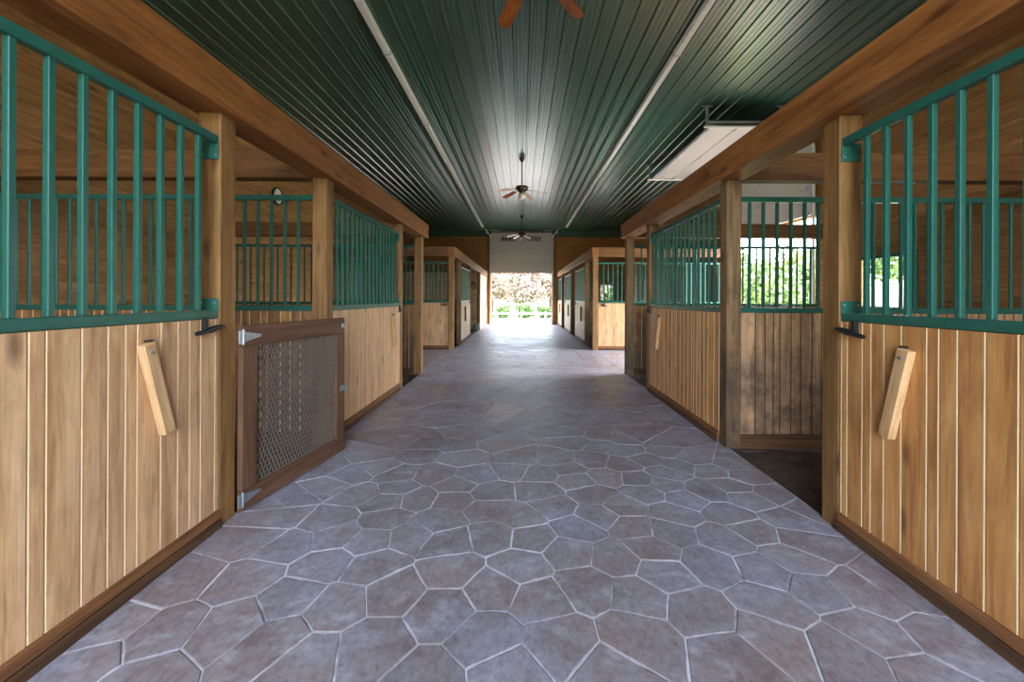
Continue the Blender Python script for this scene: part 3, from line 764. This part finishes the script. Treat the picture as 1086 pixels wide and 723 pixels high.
def MB_blade():
    m = MB(); tz = .012
    pr = [(.22, -.055), (.55, -.068), (.63, -.062), (.655, -.035), (.655, .035), (.63, .062), (.55, .068), (.22, .055)]
    n = len(pr); z = lambda x, y: -.862 - .09 * (x - .22) / .43 + y * .2
    m.add([(a, b, z(a, b)) for a, b in pr] + [(a, b, z(a, b) + .008) for a, b in pr], [tuple(range(n - 1, -1, -1)), tuple(range(n, 2 * n))] + [(i, (i + 1) % n, n + (i + 1) % n, n + i) for i in range(n)])
    return m
fan(.087, 3.46, 'nearest wooden-bladed ceiling fan, only two blade tips in view at the top', math.radians(44), False)
fan(0, 10.55, 'bronze ceiling fan with wooden blades and white globe in the middle of the aisle', math.radians(-5))
fan(0, 18.0, 'farthest ceiling fan, in front of the raised white back door', math.radians(-20))

# ------------------------------------------------------------------ small things
ck = thing('wall_clock', 'round wall clock with white face and black rim on the left wall', 'clock', (WL + .002, 9.26, 3.72))
m = MB(); m.lathe([(.20, 0), (.21, .02), (.20, .045), (.175, .05), (.172, .02)], 32); part('rim', m, M['black'], ck, (0, 0, 0), (0, PI / 2, 0), True)
m = MB(); m.lathe([(.17, .0), (.17, .022)], 32); part('face', m, M['clock_face'], ck, (0.0, 0, 0), (0, PI / 2, 0))
h = thing('halter', 'dark webbing halter hanging on the boards of the open bay on the left', 'halter', (-2.16, 18.22, 2.15))
m = MB()
for k, r in enumerate((.13, .10, .07)):
    m.tube([(math.sin(a) * r * .8 + .02 * k, -.03 - .015 * k, -r * 1.5 + math.cos(a) * r * 1.5) for a in (2 * PI * q / 14 for q in range(15))], .014, 6, cap=False)
part('strap', m, M['rope'], h); m = MB(); m.tube([(0, .0, .01), (0, -.06, 0), (0, -.07, .03)], .008, 6); part('hook', m, M['black'], h)
bk = thing('bucket', 'small grey bucket on the floor at the edge of the open bay', 'bucket', (-1.98, 17.9, -.012))
m = MB(); m.lathe([(.10, 0), (.14, .26), (.15, .265), (.15, .28), (.135, .28), (.095, .02)], 20); part('pail', m, M['bucket'], bk, smooth=True)
m = MB(); m.tube([(.145 * math.cos(t), 0, .26 + .12 * math.sin(t)) for t in (PI * q / 10 for q in range(11))], .005, 6); part('handle', m, M['zinc'], bk)
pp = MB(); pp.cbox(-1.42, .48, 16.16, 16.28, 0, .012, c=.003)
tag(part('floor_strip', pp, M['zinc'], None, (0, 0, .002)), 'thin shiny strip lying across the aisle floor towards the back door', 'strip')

# ------------------------------------------------------------------ outside
gr = MB(); nx, ny = 60, 60
def gz(x, y):
    t = max(0, min(1, (y - 24) / 18)); return -.10 - 1.05 * t * t * (3 - 2 * t)
xs = [-90 + 3 * i for i in range(61)]; ysg = [-60 + 3 * j for j in range(51)]
vs = [(x, y, gz(x, y)) for y in ysg for x in xs]; n = len(xs)
gr.add(vs, [(j * n + i, j * n + i + 1, (j + 1) * n + i + 1, (j + 1) * n + i) for j in range(len(ysg) - 1) for i in range(n - 1)])
o = struct(part('ground', gr, M['grass'], smooth=True))
gv = MB(); ysv = [22.06 + .6 * k for k in range(26)]
for a, b in zip(ysv[:-1], ysv[1:]): gv.add([(-6, a, gz(0, a) + .03), (6, a, gz(0, a) + .03), (6, b, gz(0, b) + .03), (-6, b, gz(0, b) + .03)], [(0, 1, 2, 3)])
struct(part('gravel_yard', gv, M['gravel']))
gv = MB(); gv.add([(WR + .16, 7, -.06), (12, 7, -.06), (12, 12.5, -.06), (WR + .16, 12.5, -.06)], [(0, 1, 2, 3)]); gv.add([(-9, -22, -.07), (9, -22, -.07), (9, Y0 - .15, -.07), (-9, Y0 - .15, -.07)], [(0, 1, 2, 3)]); struct(part('gravel_bounce_pad', gv, M['gravel']))  # pads added outside so grass does not tint the bounced light green
fy = 40.0
fence = thing('rail_fence', 'white rail fence across the field beyond the open back door', 'fence', (0, fy, gz(0, fy)))
for k in range(-5, 6):
    part('post', boxm(-.07, .07, -.07, .07, -.1, 1.2, c=.01), M['white_paint'], fence, (k * 2.4, 0, 0))
for z in (.45, 1.0):
    for k in range(-5, 5): part('rail', boxm(.07, 2.33, -.03, .03, z - .07, z + .07, c=.008), M['white_paint'], fence, (k * 2.4, 0, 0))
def crown(seed, R, H, n, size, mat):
    rng = random.Random(seed); m = MB(); blobs = [(rng.uniform(-.6, .6) * R, rng.uniform(-.6, .6) * R, H * rng.uniform(.38, .9), R * rng.uniform(.38, .62)) for _ in range(14)]
    for _ in range(n):
        bx, by, bz, r = rng.choice(blobs); v = Vector((rng.gauss(0, 1), rng.gauss(0, 1), rng.gauss(0, 1))).normalized() * r * rng.uniform(.55, 1.05)
        p = Vector((bx, by, bz)) + v; a = Vector((rng.gauss(0, 1), rng.gauss(0, 1), rng.gauss(0, 1))).normalized(); b = a.cross(Vector((rng.gauss(0, 1), rng.gauss(0, 1), rng.gauss(0, 1)))).normalized()
        s = size * rng.uniform(.6, 1.3); m.add([p - a * s, p - b * s * .5, p + a * s, p + b * s * .5], [(0, 1, 2, 3)])
    return m.mesh('crown', mat)
CR = {'b': [crown(21, 3.0, 7.5, 5200, .27, M['leaf_b'])], 'q': [crown(23, 3.0, 7.5, 5200, .27, M['leaf_p'])], 't': [crown(25, 1.5, 2.6, 2600, .17, M['leaf_b'])], 'g': [crown(k, 2.6, 7.5, 3600, .24, M['leaf']) for k in (1, 2)], 'y': [crown(5, 2.6, 7.5, 3600, .24, M['leaf_y'])], 'p': [crown(7, 2.8, 7.0, 3600, .24, M['leaf_p'])], 's': [crown(9, 1.5, 3.0, 2200, .16, M['leaf'])]}
tm = MB(); tm.tube([(0, 0, -.1), (.05, 0, 1.5), (0, .08, 3.2), (.1, .1, 5.6)], [.24, .19, .14, .04], 10)
for q in range(5):
    a = q * 1.3; tm.tube([(0, .05, 2.2 + q * .5), (math.cos(a) * .8, math.sin(a) * .8, 3.3 + q * .5), (math.cos(a) * 1.5, math.sin(a) * 1.5, 4.2 + q * .45)], [.09, .06, .02], 6)
TR = tm.mesh('trunk', M['bark'], True)
def tree(x, y, kind, s, rz, label):
    o = thing('tree' if kind not in 'st' else 'bush', label, 'tree' if kind not in 'st' else 'bush', (x, y, gz(x, y)), rz); o.scale = (s, s, s)
    ms = CR[kind]; link('crown', ms[int(abs(x * 7 + y)) % len(ms)], o); link('trunk' if kind not in 'st' else 'stem', TR if kind not in 'st' else TRS, o)
ts = MB(); ts.tube([(0, 0, -.1), (.04, 0, .8), (0, .05, 2.2)], [.07, .05, .02], 8); TRS = ts.mesh('stem', M['bark'], True)
rg = random.Random(4)
KIND = {'g': 'green tree', 'p': 'pale pinkish tree', 'y': 'yellow-green tree', 's': 'low green bush', 'b': 'green tree', 'q': 'pale pinkish tree', 't': 'low green bush'}
for x, y, kd, s, where in [
    (-6.9, 47, 'b', .95, 'nearest on the left'), (.2, 47, 'q', .95, 'nearest in the middle'), (7.3, 47, 'q', .95, 'nearest on the right'),
    (-4.0, 55, 'q', 1.05, 'second row left'), (3.9, 55.5, 'q', 1.05, 'second row right'), (12.0, 56, 'b', 1.1, 'second row, far right'),
    (-9.0, 64, 'b', 1.2, 'last row, left'), (-.2, 64, 'b', 1.2, 'last row, middle'), (8.6, 65, 'b', 1.2, 'last row, right'),
    (-4.6, 42.3, 't', 1.00, 'leftmost of the row'), (-2.0, 42.6, 't', 0.66, 'second of the row'), (.3, 42.5, 't', 0.72, 'middle of the row'), (2.5, 42.6, 't', 0.66, 'fourth of the row'), (4.8, 42.4, 't', 1.00, 'rightmost of the row')]:
    tree(x, y, kd, s, rg.uniform(0, 6), KIND[kd] + ' beyond the fence and back door, ' + where)
for x, y, kd, s, where in [
    (15.6, 12.6, 's', 1.2, 'nearest on the right'), (18.4, 24.2, 's', 1.3, 'nearest in the middle'), (14.0, 22.4, 's', 1.2, 'nearest on the left'),
    (20.8, 30.5, 'y', .75, 'in the middle'), (15.0, 29.5, 'g', .7, 'on the left'), (26, 31, 'g', 1.0, 'farthest')]:
    tree(x, y, kd, s, rg.uniform(0, 6), KIND[kd] + ' outside, seen through the right doorway bars, ' + where)
